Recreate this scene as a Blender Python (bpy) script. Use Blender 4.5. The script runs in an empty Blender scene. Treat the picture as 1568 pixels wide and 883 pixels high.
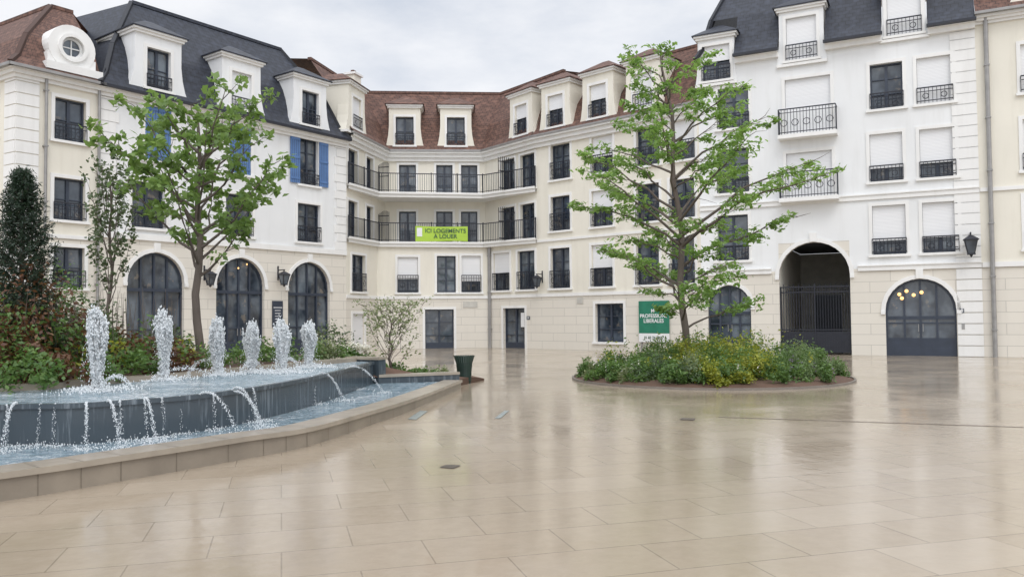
import bpy, math, random
import numpy as np
from mathutils import Vector, Matrix
random.seed(7); rng=np.random.default_rng(7)
S=bpy.context.scene
F=1230.0; CH=1.65
PITCH=math.atan(44/F); ROLL=math.radians(-0.5)
MR=Matrix.Rotation(math.radians(90)+PITCH,3,'X') @ Matrix.Rotation(ROLL,3,'Z')
cam=bpy.data.cameras.new('camera'); co=bpy.data.objects.new('camera',cam); S.collection.objects.link(co)
co.matrix_world=Matrix.Translation((0,0,CH)) @ MR.to_4x4()
cam.sensor_width=36; cam.lens=36*F/1568; cam.clip_end=2000; S.camera=co
S.view_settings.view_transform='Standard'; S.view_settings.look='None'; S.view_settings.exposure=0
def ray(px,py): return MR@Vector(((px-784)/F,(441-py)/F,-1))
def P(px,Y):
    r=ray(px,485); return Vector((r.x/r.y*Y,Y))
def G(px,py,z=0.0):
    r=ray(px,py); t=(z-CH)/r.z; return Vector((r.x*t,r.y*t))
# ---------------- materials
def newmat(name):
    m=bpy.data.materials.new(name); m.use_nodes=True; nt=m.node_tree
    return m,nt,nt.nodes['Principled BSDF']
def L(nt,a,b): nt.links.new(a,b)
def mixc(nt,fac,a,b,mode='MIX'):
    n=nt.nodes.new('ShaderNodeMixRGB'); n.blend_type=mode
    for i,v in enumerate((fac,a,b)):
        if hasattr(v,'is_output'): L(nt,v,n.inputs[i])
        elif i==0: n.inputs[0].default_value=v
        else: n.inputs[i].default_value=(*v,1)
    return n.outputs[0]
def noise(nt,vec,scale,detail=4,rough=.55):
    n=nt.nodes.new('ShaderNodeTexNoise'); n.inputs['Scale'].default_value=scale; n.inputs['Detail'].default_value=detail; n.inputs['Roughness'].default_value=rough
    if vec is not None: L(nt,vec,n.inputs['Vector'])
    return n.outputs['Fac']
def mapr(nt,v,a,b,c,d):
    n=nt.nodes.new('ShaderNodeMapRange'); L(nt,v,n.inputs[0])
    for i,x in enumerate((a,b,c,d)): n.inputs[i+1].default_value=x
    return n.outputs[0]
def pos(nt): return nt.nodes.new('ShaderNodeNewGeometry').outputs['Position']
def uvn(nt): return nt.nodes.new('ShaderNodeTexCoord').outputs['UV']
def bump(nt,bs,h,s=.3,d=.02):
    n=nt.nodes.new('ShaderNodeBump'); n.inputs['Strength'].default_value=s; n.inputs['Distance'].default_value=d
    L(nt,h,n.inputs['Height']); L(nt,n.outputs[0],bs.inputs['Normal'])
def scalev(nt,vec,s,rot=0):
    n=nt.nodes.new('ShaderNodeMapping'); n.inputs['Scale'].default_value=s; n.inputs['Rotation'].default_value=(0,0,rot); L(nt,vec,n.inputs['Vector']); return n.outputs[0]
def brick(nt,vec,w,h,mortar,c1,c2,cm,off=.5):
    n=nt.nodes.new('ShaderNodeTexBrick'); L(nt,vec,n.inputs['Vector']); n.inputs['Scale'].default_value=1
    n.inputs['Brick Width'].default_value=w; n.inputs['Row Height'].default_value=h; n.inputs['Mortar Size'].default_value=mortar
    n.inputs['Color1'].default_value=(*c1,1); n.inputs['Color2'].default_value=(*c2,1); n.inputs['Mortar'].default_value=(*cm,1)
    n.inputs['Mortar Smooth'].default_value=.2; n.offset=off
    return n
def plain(name,c,rough=.6,metal=0,var=.12,nscale=3):
    m,nt,b=newmat(name); p=pos(nt); f=noise(nt,p,nscale)
    c2=tuple(x*(1-var*2) for x in c)
    L(nt,mixc(nt,mapr(nt,f,.3,.7,0,1),c2,c),b.inputs['Base Color']); b.inputs['Roughness'].default_value=rough; b.inputs['Metallic'].default_value=metal
    return m
def plaster(name,c,joint=False):
    m,nt,b=newmat(name); p=pos(nt)
    f=noise(nt,p,.5,5); f2=noise(nt,scalev(nt,p,(3,3,.35)),1.2,4)
    base=mixc(nt,mapr(nt,f,.3,.75,0,1),tuple(x*.92 for x in c),c)
    base=mixc(nt,mapr(nt,f2,.50,.85,0,.35),base,(c[0]*.72,c[1]*.71,c[2]*.68))
    if joint:
        br=brick(nt,uvn(nt),1.5,.42,.012,c,tuple(x*.955 for x in c),tuple(x*.70 for x in c))
        base=mixc(nt,1.0,mixc(nt,.5,(1,1,1),base),br.outputs['Color'],'MULTIPLY')
        bump(nt,b,br.outputs['Fac'],-.4,.02)
    else:
        bump(nt,b,noise(nt,p,60,3),.12,.01)
    L(nt,base,b.inputs['Base Color']); b.inputs['Roughness'].default_value=.85
    return m
M={}
M['white']=plaster('white_plaster',(.79,.795,.79))
M['cream']=plaster('cream_plaster',(.785,.745,.645))
M['stone']=plaster('limestone_base',(.80,.765,.70),True)
M['trim']=plaster('trim_stone',(.82,.81,.785))
M['shut']=plain('blue_shutter',(.10,.20,.42),.5)
M['frame']=plain('window_frame',(.035,.046,.07),.4)
M['wframe']=plain('white_frame',(.75,.75,.74),.4)
M['iron']=plain('wrought_iron',(.018,.02,.03),.45)
M['pipe']=plain('zinc_pipe',(.34,.33,.32),.4,.3)
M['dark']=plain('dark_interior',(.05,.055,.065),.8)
M['door']=plain('grey_door',(.55,.53,.48),.6)
def roller():
    m,nt,b=newmat('roller_shutter'); br=brick(nt,uvn(nt),50,.055,.006,(.80,.80,.80),(.77,.77,.77),(.6,.6,.61)); L(nt,br.outputs['Color'],b.inputs['Base Color']); b.inputs['Roughness'].default_value=.5; return m
M['roller']=roller()
def glass():
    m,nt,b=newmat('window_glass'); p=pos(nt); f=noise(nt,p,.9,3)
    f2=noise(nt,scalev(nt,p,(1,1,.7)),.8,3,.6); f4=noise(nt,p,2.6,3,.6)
    c=mixc(nt,mapr(nt,f,.4,.62,0,1),(.018,.025,.036),(.085,.105,.13)); c=mixc(nt,mapr(nt,f2,.5,.66,0,.5),c,(.24,.28,.31)); c=mixc(nt,mapr(nt,f4,.60,.66,0,.35),c,(.30,.24,.17))  # paler and warm patches painted into the glass for reflections and shop interiors
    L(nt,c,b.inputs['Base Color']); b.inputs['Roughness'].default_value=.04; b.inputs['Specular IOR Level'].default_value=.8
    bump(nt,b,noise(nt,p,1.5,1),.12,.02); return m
M['glass']=glass()
def roofm(name,c1,c2,cm,w,h,rough):
    m,nt,b=newmat(name); u=uvn(nt); br=brick(nt,u,w,h,.018,c1,c2,cm)
    f=noise(nt,u,.7,5); col=mixc(nt,mapr(nt,f,.3,.7,0,.45),br.outputs['Color'],tuple(x*.55 for x in c1))
    f2=noise(nt,scalev(nt,u,(4,4.5,1)),1,0); col=mixc(nt,mapr(nt,f2,.45,.8,0,.6),col,tuple(min(1,x*1.6) for x in c2))
    L(nt,col,b.inputs['Base Color']); b.inputs['Roughness'].default_value=rough; bump(nt,b,br.outputs['Fac'],-.7,.03); return m
M['tile']=roofm('clay_tiles',(.115,.058,.043),(.15,.078,.056),(.05,.028,.022),.2,.17,.8)
M['slate']=roofm('slate_tiles',(.018,.022,.034),(.027,.032,.047),(.008,.009,.013),.27,.2,.6)
# ---------------- builder
class Builder:
    def __init__(s,name):
        s.e=bpy.data.objects.new(name,None); S.collection.objects.link(s.e); s.p={}
    def poly(s,key,pts,uv=None,part=None):
        k=(part or key,key); d=s.p.setdefault(k,([],[],[])); n=len(d[0])
        d[0].extend([tuple(p) for p in pts]); d[1].append(tuple(range(n,n+len(pts))))
        d[2].extend(uv if uv else [(0,0)]*len(pts))
    def done(s):
        for (part,key),(v,f,uv) in s.p.items():
            me=bpy.data.meshes.new(part); me.from_pydata(v,[],f); l=me.uv_layers.new(name='UVMap')
            l.data.foreach_set('uv',np.array(uv,dtype=np.float32).ravel())
            me.materials.append(M[key]); o=bpy.data.objects.new(part,me); S.collection.objects.link(o); o.parent=s.e
        return s.e
def box3(b,key,c8,part=None,uv=None):
    for f in ((0,1,2,3),(4,5,6,7),(0,1,5,4),(1,2,6,5),(2,3,7,6),(3,0,4,7)):
        b.poly(key,[c8[i] for i in f],[uv[i] for i in f] if uv else None,part)
class Wall:
    def __init__(s,p0,p1):
        s.p0=Vector(p0); s.p1=Vector(p1); s.len=(s.p1-s.p0).length; s.d=(s.p1-s.p0)/s.len; s.n=Vector((s.d.y,-s.d.x))
    def pt(s,u,z,o=0):
        q=s.p0+s.d*u+s.n*o; return (q.x,q.y,z)
    def uz(s,px,py,o=0):
        r=ray(px,py); q0=s.p0+s.n*o; r2=Vector((r.x,r.y)); t=q0.dot(s.n)/r2.dot(s.n); q=r2*t
        return (q-s.p0).dot(s.d), CH+t*r.z
    def u(s,px,py=350): return s.uz(px,py)[0]
    def z(s,px,py): return s.uz(px,py)[1]
    def box(s,b,key,u0,u1,z0,z1,o0,o1,part=None):
        c=[(u0,z0,o0),(u1,z0,o0),(u1,z0,o1),(u0,z0,o1),(u0,z1,o0),(u1,z1,o0),(u1,z1,o1),(u0,z1,o1)]
        box3(b,key,[s.pt(*q) for q in c],part,[(q[0]+q[2],q[1]) for q in c])
    def quad(s,b,key,q,part=None):
        b.poly(key,[s.pt(*x) for x in q],[(x[0]+x[2],x[1]) for x in q],part)
def arcpts(u0,u1,z1,n=14):
    r=(u1-u0)/2; c=(u0+u1)/2; cz=z1-r
    return [(c-r*math.cos(math.pi*i/n),cz+r*math.sin(math.pi*i/n)) for i in range(n+1)]
def build_wall(b,w,z0,z1,holes,lower,upper,zb,ua=0,ub=None):
    ub=w.len if ub is None else ub
    us=sorted({ua,ub,*[h['u0'] for h in holes],*[h['u1'] for h in holes]}); zs=sorted({z0,z1,zb,*[h['z0'] for h in holes],*[min(h['z1'],z1) for h in holes]})
    for i in range(len(us)-1):
        for j in range(len(zs)-1):
            um=(us[i]+us[i+1])/2; zm=(zs[j]+zs[j+1])/2
            if any(h['u0']<um<h['u1'] and h['z0']<zm<h['z1'] for h in holes): continue
            k=lower if zm<zb else upper
            w.quad(b,k,[(us[i],zs[j],0),(us[i+1],zs[j],0),(us[i+1],zs[j+1],0),(us[i],zs[j+1],0)],'walls_'+k)
    for h in holes:
        if h.get('kind')!='cut': window(b,w,h,lower if h['z0']<zb-.3 else upper)
def rail(b,w,u0,u1,z0,h,o=.08,sp=.13,part='railings',deco=True):
    t=.016
    w.box(b,'iron',u0,u1,z0+h-.02,z0+h+.025,o-.02,o+.02,part); w.box(b,'iron',u0,u1,z0+.07,z0+.10,o-.015,o+.015,part)
    if deco: w.box(b,'iron',u0,u1,z0+h-.16,z0+h-.135,o-.015,o+.015,part)
    n=max(2,int((u1-u0)/sp))
    for i in range(n+1):
        u=u0+(u1-u0)*i/n; w.box(b,'iron',u-t/2-.002,u+t/2+.002,z0,z0+h,o-t/2,o+t/2,part)
    if deco:
        m=max(1,int((u1-u0)/.42))
        for i in range(m):
            c=u0+(u1-u0)*(i+.5)/m; s_=min(.15,h*.2); zc=z0+h*.45
            for a in range(8):
                a0=a*math.pi/4; a1=a0+math.pi/4
                w.quad(b,'iron',[(c+s_*math.cos(a0),zc+s_*math.sin(a0),o+.02),(c+s_*math.cos(a1),zc+s_*math.sin(a1),o+.02),(c+(s_-.03)*math.cos(a1),zc+(s_-.03)*math.sin(a1),o+.02),(c+(s_-.03)*math.cos(a0),zc+(s_-.03)*math.sin(a0),o+.02)],part)
def window(b,w,h,wk):
    u0,u1,z0,z1=h['u0'],h['u1'],h['z0'],h['z1']; D=.24; kind=h.get('kind','glass'); arch=h.get('arch')
    W_=u1-u0
    zr=z1-(W_/2) if arch else z1
    w.quad(b,wk,[(u0,z0,0),(u0,z0,-D),(u0,zr,-D),(u0,zr,0)],'reveals'); w.quad(b,wk,[(u1,z0,0),(u1,z0,-D),(u1,zr,-D),(u1,zr,0)],'reveals')
    if z0>.05: w.quad(b,'trim',[(u0,z0,0),(u1,z0,0),(u1,z0,-D),(u0,z0,-D)],'reveals_sill')
    if arch:
        A=arcpts(u0,u1,z1)
        for i in range(len(A)-1):
            a,c=A[i],A[i+1]
            w.quad(b,wk,[(a[0],a[1],0),(c[0],c[1],0),(c[0],z1,0),(a[0],z1,0)],'spandrels')
            w.quad(b,wk,[(a[0],a[1],0),(c[0],c[1],0),(c[0],c[1],-D),(a[0],a[1],-D)],'reveals')
            cu=(u0+u1)/2; cz=zr; k=1+.16/(W_/2)
            a2=(cu+(a[0]-cu)*k,cz+(a[1]-cz)*k); c2=(cu+(c[0]-cu)*k,cz+(c[1]-cz)*k)
            w.quad(b,'trim',[(a[0],a[1],.04),(c[0],c[1],.04),(c2[0],c2[1],.04),(a2[0],a2[1],.04)],'arch_trim')
            w.quad(b,'trim',[(a2[0],a2[1],.04),(c2[0],c2[1],.04),(c2[0],c2[1],0),(a2[0],a2[1],0)],'arch_trim')
            w.quad(b,'trim',[(a[0],a[1],.04),(c[0],c[1],.04),(c[0],c[1],0),(a[0],a[1],0)],'arch_trim')
        w.box(b,'trim',(u0+u1)/2-.13,(u0+u1)/2+.13,z1+.01,z1+.38,.0,.09,'keystone')
        w.box(b,'trim',u0-.16,u0,zr-.14,zr+.0,.0,.07,'impost'); w.box(b,'trim',u1,u1+.16,zr-.14,zr+.0,.0,.07,'impost')
    else:
        w.quad(b,wk,[(u0,z1,0),(u1,z1,0),(u1,z1,-D),(u0,z1,-D)],'reveals')
        t=.13
        for (a,c,e,f) in ((u0-t,u0,z0-.0,z1),(u1,u1+t,z0-.0,z1),(u0-t,u1+t,z1,z1+t)): w.box(b,'trim',a,c,e,f,0,.035,'surrounds')
        if z0>.4: w.box(b,'trim',u0-.17,u1+.17,z0-.10,z0-.002,-.02,.10,'sills')
    if kind=='gate':
        return
    fk=h.get('fk','frame')
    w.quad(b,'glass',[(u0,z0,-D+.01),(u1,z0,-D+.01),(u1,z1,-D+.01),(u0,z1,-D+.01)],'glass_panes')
    fo0,fo1=-D+.012,-D+.08; t=.065
    for (a,c,e,f) in ((u0,u0+t,z0,zr),(u1-t,u1,z0,zr),(u0+t,u1-t,z0,z0+t+(.25 if z0<.1 else .02))): w.box(b,fk,a,c,e,f,fo0,fo1,'window_frames')
    um=(u0+u1)/2
    if arch:
        r=W_/2
        for i in range(len(A)-1):
            a,c=A[i],A[i+1]; k=1-.09/r
            a2=(um+(a[0]-um)*k,zr+(a[1]-zr)*k); c2=(um+(c[0]-um)*k,zr+(c[1]-zr)*k)
            w.quad(b,fk,[(a[0],a[1],fo1),(c[0],c[1],fo1),(c2[0],c2[1],fo1),(a2[0],a2[1],fo1)],'window_frames')
        w.box(b,fk,u0+t,u1-t,zr-.35,zr-.22,fo0,fo1+.01,'window_frames')
        for q in h.get('mull',(.27,.5,.73)):
            u=u0+W_*q; rr=math.sqrt(max(.01,r*r-(u-um)**2)); w.box(b,fk,u-.04,u+.04,z0+.3,zr+rr-.04,fo0,fo1-.005,'window_frames')
        w.box(b,fk,u0+t,u1-t,z0+.3,z0+.7,fo0,fo1-.01,'door_panel')
        w.box(b,fk,u0+t,u1-t,z0+1.25,z0+1.31,fo0,fo1-.012,'window_frames')
        w.box(b,'pipe',um-.09,um-.07,z0+.95,z0+1.25,fo1,fo1+.04,'door_handles'); w.box(b,'pipe',um+.07,um+.09,z0+.95,z0+1.25,fo1,fo1+.04,'door_handles')
        return
    w.box(b,fk,u0+t,u1-t,z1-t,z1,fo0,fo1,'window_frames')
    if kind in('glass','half'):
        w.box(b,fk,um-.055,um+.055,z0+t,z1-t,fo0,fo1-.004,'window_frames')
        nb=3 if z1-z0>1.6 else 2
        for i in range(1,nb):
            z=z0+(z1-z0)*i/nb; w.box(b,fk,u0+t,u1-t,z-.018,z+.018,fo0,fo1-.02,'window_frames')
    if kind in('roller','half'):
        zf=z0+(z1-z0)*(h.get('f',.0)); w.box(b,'roller',u0+.01,u1-.01,zf+.01,z1-.005,-.14,-.10,'roller_shutters')
    if kind=='shut':
        for a,c in((u0+.01,um-.01),(um+.01,u1-.01)): shutter(b,w,a,c,z0+.02,z1-.02,-.02)
    if h.get('open'):
        ww=W_/2; shutter(b,w,u0-ww-.03,u0-.03,z0,z1,.05); shutter(b,w,u1+.03,u1+ww+.03,z0,z1,.05)
    if h.get('rail'):
        rail(b,w,u0-.02,u1+.02,z0+.02,h['rail'],.07)
def shutter(b,w,u0,u1,z0,z1,o):
    w.box(b,'shut',u0,u1,z0,z1,o,o+.03,'shutters')
    for z in (z0+.18,(z0+z1)/2,z1-.3): w.box(b,'shut',u0+.01,u1-.01,z,z+.1,o+.03,o+.055,'shutters')
    n=5
    for i in range(1,n): 
        u=u0+(u1-u0)*i/n; w.box(b,'frame',u-.006,u+.006,z0+.01,z1-.01,o+.02,o+.032,'shutter_joints')
def H(w,px,wd,z0,z1,py=350,**k):
    u=w.u(px,py); return dict(u0=u-wd/2,u1=u+wd/2,z0=z0,z1=z1,**k)
def HP(w,a,c,z0,z1,py=350,**k):
    return dict(u0=w.u(a,py),u1=w.u(c,py),z0=z0,z1=z1,**k)
def offs(pts,o):
    ws=[Wall(pts[i],pts[i+1]) for i in range(len(pts)-1)]; out=[]
    for i,p in enumerate(pts):
        p=Vector(p)
        if i==0: out.append(p+ws[0].n*o)
        elif i==len(pts)-1: out.append(p+ws[-1].n*o)
        else:
            n=(ws[i-1].n+ws[i].n).normalized(); out.append(p+n*(o/n.dot(ws[i].n)))
    return out
PROF=[(0,0),(.16,.12),(.36,.42),(1,1)]
def mansard(b,pts,ze,zt,over,setb,key,hl=0,hr=0,top=True,seg=None):
    lo=offs(pts,over); hi=offs(pts,-setb); w0=Wall(pts[0],pts[1]); w1=Wall(pts[-2],pts[-1])
    hi[0]=hi[0]+w0.d*hl; hi[-1]=hi[-1]-w1.d*hr
    bk=offs(pts,-setb-5); bk[0]+=w0.d*hl; bk[-1]-=w1.d*hr
    u=0; sl=math.hypot(zt-ze,setb+over)
    for i in range(len(pts)-1):
        l=(lo[i+1]-lo[i]).length
        ul=w0.d.dot(hi[0]-lo[0]) if i==0 else 0; ur=-w1.d.dot(hi[-1]-lo[-1]) if i==len(pts)-2 else 0
        def at(i,f,z): q=lo[i].lerp(hi[i],f); return (q.x,q.y,z)
        for (f0,g0),(f1,g1) in zip(PROF[:-1],PROF[1:]):
            if seg is not None and g1<.99: continue
            za,zc=ze+(zt-ze)*g0,ze+(zt-ze)*g1
            b.poly(key,[at(i,f0,za),at(i+1,f0,za),at(i+1,f1,zc),at(i,f1,zc)],[(u+ul*f0,sl*g0),(u+l-ur*f0,sl*g0),(u+l-ur*f1,sl*g1),(u+ul*f1,sl*g1)],'roof_'+key)
        if seg is not None:
            w=Wall(pts[i],pts[i+1]); so=over+setb
            for a,c in seg:
                for (f0,g0),(f1,g1) in zip(PROF[:2],PROF[1:3]):
                    za,zc=ze+(zt-ze)*g0,ze+(zt-ze)*g1; oa,oc=over-so*f0,over-so*f1
                    b.poly(key,[w.pt(a,za,oa),w.pt(c,za,oa),w.pt(c,zc,oc),w.pt(a,zc,oc)],[(a,sl*g0),(c,sl*g0),(c,sl*g1),(a,sl*g1)],'roof_'+key)
                for uu_ in(a,c): b.poly(key,[w.pt(uu_,ze,over),w.pt(uu_,ze+(zt-ze)*.12,over-so*.16),w.pt(uu_,ze+(zt-ze)*.42,over-so*.36),w.pt(uu_,ze,over-so*.36)],None,'roof_cheeks')
                w.box(b,'iron',a-.04,c+.04,ze-.10,ze,over-.12,over+.05,'gutter')
        if top: b.poly(key,[(*hi[i],zt),(*hi[i+1],zt),(*bk[i+1],zt+.5),(*bk[i],zt+.5)],[(u,sl),(u+l,sl),(u+l,sl+5),(u,sl+5)],'roof_'+key)
        ww=Wall(hi[i],hi[i+1]); ww.box(b,key,0,ww.len,zt-.06,zt+.08,-.12,.08,'ridge_cap')
        if seg is None:
            g=Wall(lo[i],lo[i+1]); g.box(b,'pipe' if key!='slate' else 'iron',-.02,g.len+.02,ze-.10,ze+.0,-.12,.06,'gutter')
        u+=l
    for i,sg,ww in((0,-1,w0),(-1,1,w1)):
        if (hl if i==0 else hr)>0:
            q=lo[i]-ww.n*(over+2*setb+4); h_=bk[i]
            b.poly(key,[(*lo[i],ze),(*hi[i],zt),(*h_,zt+.5),(*q,ze)],[(0,0),(0,sl),(5,sl),(8,0)],'roof_'+key)
            pr=[Vector((*lo[i].lerp(hi[i],f),ze+(zt-ze)*g)) for f,g in PROF]
            b.poly(key,[*pr],None,'hip_fill')
            for a,c in zip(pr[:-1],pr[1:]): hipcap(b,key,a,c)
def hipcap(b,key,a,c):
    d=(c-a).normalized(); s=d.cross(Vector((0,0,1))).normalized()*.08; t=s.cross(d).normalized()*.08
    box3(b,key,[a-s-t,a+s-t,a+s+t,a-s+t,c-s-t,c+s-t,c+s+t,c-s+t],'hip_caps')
def dormer(b,w,uc,z0,body='white',roofk='slate',wd=1.95,ww=1.0,hgt=2.35,wz0=.26,wh=1.6,kind='glass',o=.2,back=2.6,f=0,rl=.62,flare=.32):
    u0,u1=uc-wd/2,uc+wd/2; a,c=uc-ww/2,uc+ww/2; z1=z0+hgt; zw0,zw1=z0+wz0,z0+wz0+wh
    for q in ((u0,a,z0,z1),(c,u1,z0,z1),(a,c,z0,zw0),(a,c,zw1,z1)):
        w.quad(b,body,[(q[0],q[2],o),(q[1],q[2],o),(q[1],q[3],o),(q[0],q[3],o)],'dormer_walls')
    w.quad(b,body,[(u0,z0,o),(u0,z0,-back),(u0,z1,-back),(u0,z1,o)],'dormer_walls'); w.quad(b,body,[(u1,z0,o),(u1,z0,-back),(u1,z1,-back),(u1,z1,o)],'dormer_walls')
    for s,u in((-1,u0),(1,u1)):
        P_=[(0,0),(flare,0),(flare*.55,.35),(flare*.2,.8),(0,1.35)]
        fr=[(u+s*x,z0+y,o) for x,y in P_]; w.quad(b,body,fr,'dormer_consoles')
        for i in range(1,4): 
            p,q=P_[i],P_[i+1]; w.quad(b,body,[(u+s*p[0],z0+p[1],o),(u+s*q[0],z0+q[1],o),(u+s*q[0],z0+q[1],o-.6),(u+s*p[0],z0+p[1],o-.6)],'dormer_consoles')
    w.box(b,'trim',u0-.08,u1+.08,z1,z1+.10,-back,o+.10,'dormer_cornice'); w.box(b,'trim',u0-.15,u1+.15,z1+.10,z1+.18,-back,o+.17,'dormer_cornice')
    w.box(b,'trim',u0-flare,u1+flare,z0-.12,z0,-.1,o+.08,'dormer_sill')
    zt=z1+.18; e=.22; r0,r1=u0-e,u1+e; m0,m1=uc-wd*.10,uc+wd*.10; rh=.62
    w.quad(b,roofk,[(r0,zt+.04,o+e),(r1,zt+.04,o+e),(m1,zt+rh,o-.7),(m0,zt+rh,o-.7)],'dormer_roof')
    w.quad(b,roofk,[(r0,zt+.04,o+e),(m0,zt+rh,o-.7),(m0,zt+rh,-back),(r0,zt+.04,-back)],'dormer_roof'); w.quad(b,roofk,[(r1,zt+.04,o+e),(m1,zt+rh,o-.7),(m1,zt+rh,-back),(r1,zt+.04,-back)],'dormer_roof')
    w.box(b,roofk,r0,r1,zt-.002,zt+.037,-back,o+e,'dormer_roof_edge')
    h=dict(u0=a,u1=c,z0=zw0,z1=zw1,kind=kind,f=f,rail=rl)
    w2=Wall(w.p0+w.n*o,w.p1+w.n*o); window(b,w2,h,body)
def cornice(b,pts,z,hh=.35,pr=.28,key='trim',part='cornice'):
    for i in range(3):
        o=offs(pts,pr*(i+1)/3)
        for j in range(len(pts)-1):
            z0=z-hh+hh*i/3; z1=z-hh+hh*(i+1)/3
            a0,a1=pts[j],pts[j+1]; b0,b1=o[j],o[j+1]
            c=[(*a0,z0),(*a1,z0),(*b1,z0),(*b0,z0),(*a0,z1),(*a1,z1),(*b1,z1),(*b0,z1)]
            for f in((2,3,7,6),(0,1,2,3),(4,5,6,7)): b.poly(key,[c[k] for k in f],None,part)
def quoins(b,w,u0,u1,z0,z1,key='trim',alt=True):
    z=z0;i=0
    while z<z1-.05:
        e=.12 if (i%2 and alt) else 0
        w.box(b,key,u0+ (e if u0>w.len/2 else 0),u1-(e if u0<=w.len/2 else 0),z+.015,min(z+.40,z1),0,.04,'quoins'); z+=.42; i+=1
def pipe(b,w,u,z0,z1,o=.12,r=.055):
    n=8
    for i in range(n):
        a,c=2*math.pi*i/n,2*math.pi*(i+1)/n
        w.quad(b,'pipe',[(u+r*math.cos(a),z0,o+r*math.sin(a)),(u+r*math.cos(c),z0,o+r*math.sin(c)),(u+r*math.cos(c),z1,o+r*math.sin(c)),(u+r*math.cos(a),z1,o+r*math.sin(a))],'downpipe')
    z=z0+1
    while z<z1: w.box(b,'pipe',u-r-.015,u+r+.015,z,z+.05,0,o+r+.01,'downpipe'); z+=2
# ---------------- LEFT white building + cream end
LP0=P(20,27.8); LP1=P(530,40.0)
LW=Wall(LP0,LP1); uS=LW.u(152)
zr3=(LW.z(473,283),LW.z(473,209)); zr2=(LW.z(473,370),LW.z(473,312)); zar=LW.z(237,386); zbd=LW.z(530,388); zE=LW.z(528,214)
b=Builder('apartment_building')
holes=[H(LW,241,1.1,*zr3,kind='shut'),H(LW,367,1.1,*zr3,kind='shut'),H(LW,473,1.1,*zr3,kind='glass',open=True,rail=.5),
 H(LW,227,1.35,*zr2,rail=.7),H(LW,366,1.35,*zr2,rail=.7),H(LW,473,1.35,*zr2,rail=.7),
 HP(LW,194,282,.0,zar,py=450,arch=True),HP(LW,331,405,.0,zar,py=450,arch=True),HP(LW,441,505,.0,zar,py=450,arch=True)]
build_wall(b,LW,0,zE,holes,'stone','white',zbd,ua=uS)
uu=LW.len
LW.box(b,'trim',uS,uu,zbd-.08,zbd+.16,0,.08,'string_course')
pS=Vector(LW.pt(uS,0)[:2])
cornice(b,[pS,LP1],zE,.4,.3)
quoins(b,LW,uu-.75,uu,zbd+.16,zE-.42); quoins(b,LW,uS,uS+.7,zbd+.16,zE-.42)
mansard(b,[Vector(LW.pt(uS-.2,0)[:2]),LP1],zE,LW.uz(430,76,-2.3)[1],.38,2.3,'slate',hl=2.6,hr=2.2)
for px,k in((239,'glass'),(366,'roller'),(471,'glass')):
    dormer(b,LW,LW.u(px,110),zE+.02,kind=k,rl=.5 if k=='glass' else .45)
e=Wall(LP1,LP1+Vector((-6,7))); e.quad(b,'white',[(0,0,0),(8,0,0),(8,zE,0),(0,zE,0)],'walls_side')
b.done()
b=Builder('apartment_building')
h=[H(LW,106,1.1,LW.z(106,y0),LW.z(106,y1),rail=.6) for y0,y1 in((216,152),(337,273),(440,378))]
build_wall(b,LW,0,zE,h,'stone','cream',LW.z(60,358),ub=uS)
LW.box(b,'trim',0,uS-.05,LW.z(60,362),LW.z(60,356),0,.06,'string_course')
quoins(b,LW,0,.75,0,zE-.3,alt=False)
KP=LP0+Vector((-9,5.5)); KW=Wall(KP,LP0)
build_wall(b,KW,0,zE,[dict(u0=KW.len-2.2,u1=KW.len-1.2,z0=h[i]['z0'],z1=h[i]['z1'],rail=.6) for i in range(3)],'stone','cream',LW.z(60,358))
quoins(b,KW,KW.len-.7,KW.len,0,zE-.3,alt=False)
cornice(b,[KP,LP0,pS],zE,.4,.3)
mansard(b,[KP,LP0,pS],zE,zE+3.3,.38,2.3,'tile')
lo=offs([KP,LP0,pS],.38)[1]; hi=offs([KP,LP0,pS],-2.3)[1]
pr=[Vector((*lo.lerp(hi,f),zE+3.3*g)) for f,g in PROF]
for a,c in zip(pr[:-1],pr[1:]): hipcap(b,'tile',a,c)
pipe(b,LW,uS-.1,0,zE-.1); pipe(b,LW,.95,zbd,zE-.1)
uc=LW.u(110,72); zc=LW.uz(110,74)[1]
def ring(key,r0,r1,o0,o1,part,n=28,su=1):
    for i in range(n):
        a,c=2*math.pi*i/n,2*math.pi*(i+1)/n
        p=lambda r,t,o:(uc+r*math.cos(t)*su,zc+r*math.sin(t),o)
        LW.quad(b,key,[p(r0,a,o1),p(r0,c,o1),p(r1,c,o1),p(r1,a,o1)],part)
        LW.quad(b,key,[p(r1,a,o1),p(r1,c,o1),p(r1,c,o0),p(r1,a,o0)],part)
        LW.quad(b,key,[p(r0,a,o1),p(r0,c,o1),p(r0,c,o0),p(r0,a,o0)],part)
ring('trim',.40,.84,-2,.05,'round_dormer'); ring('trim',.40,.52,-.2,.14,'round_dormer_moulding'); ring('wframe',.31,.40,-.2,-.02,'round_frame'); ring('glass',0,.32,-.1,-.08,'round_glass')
LW.box(b,'wframe',uc-.02,uc+.02,zc-.3,zc+.3,-.07,-.04,'round_frame'); LW.box(b,'wframe',uc-.3,uc+.3,zc-.02,zc+.02,-.07,-.045,'round_frame')
LW.box(b,'trim',uc-1.0,uc+1.0,zc-1.0,zc-.72,-1,.32,'round_dormer_base'); LW.box(b,'trim',uc-.86,uc+.86,zc-.72,zc-.3,-1,.03,'round_dormer_base')
b.done()
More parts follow.
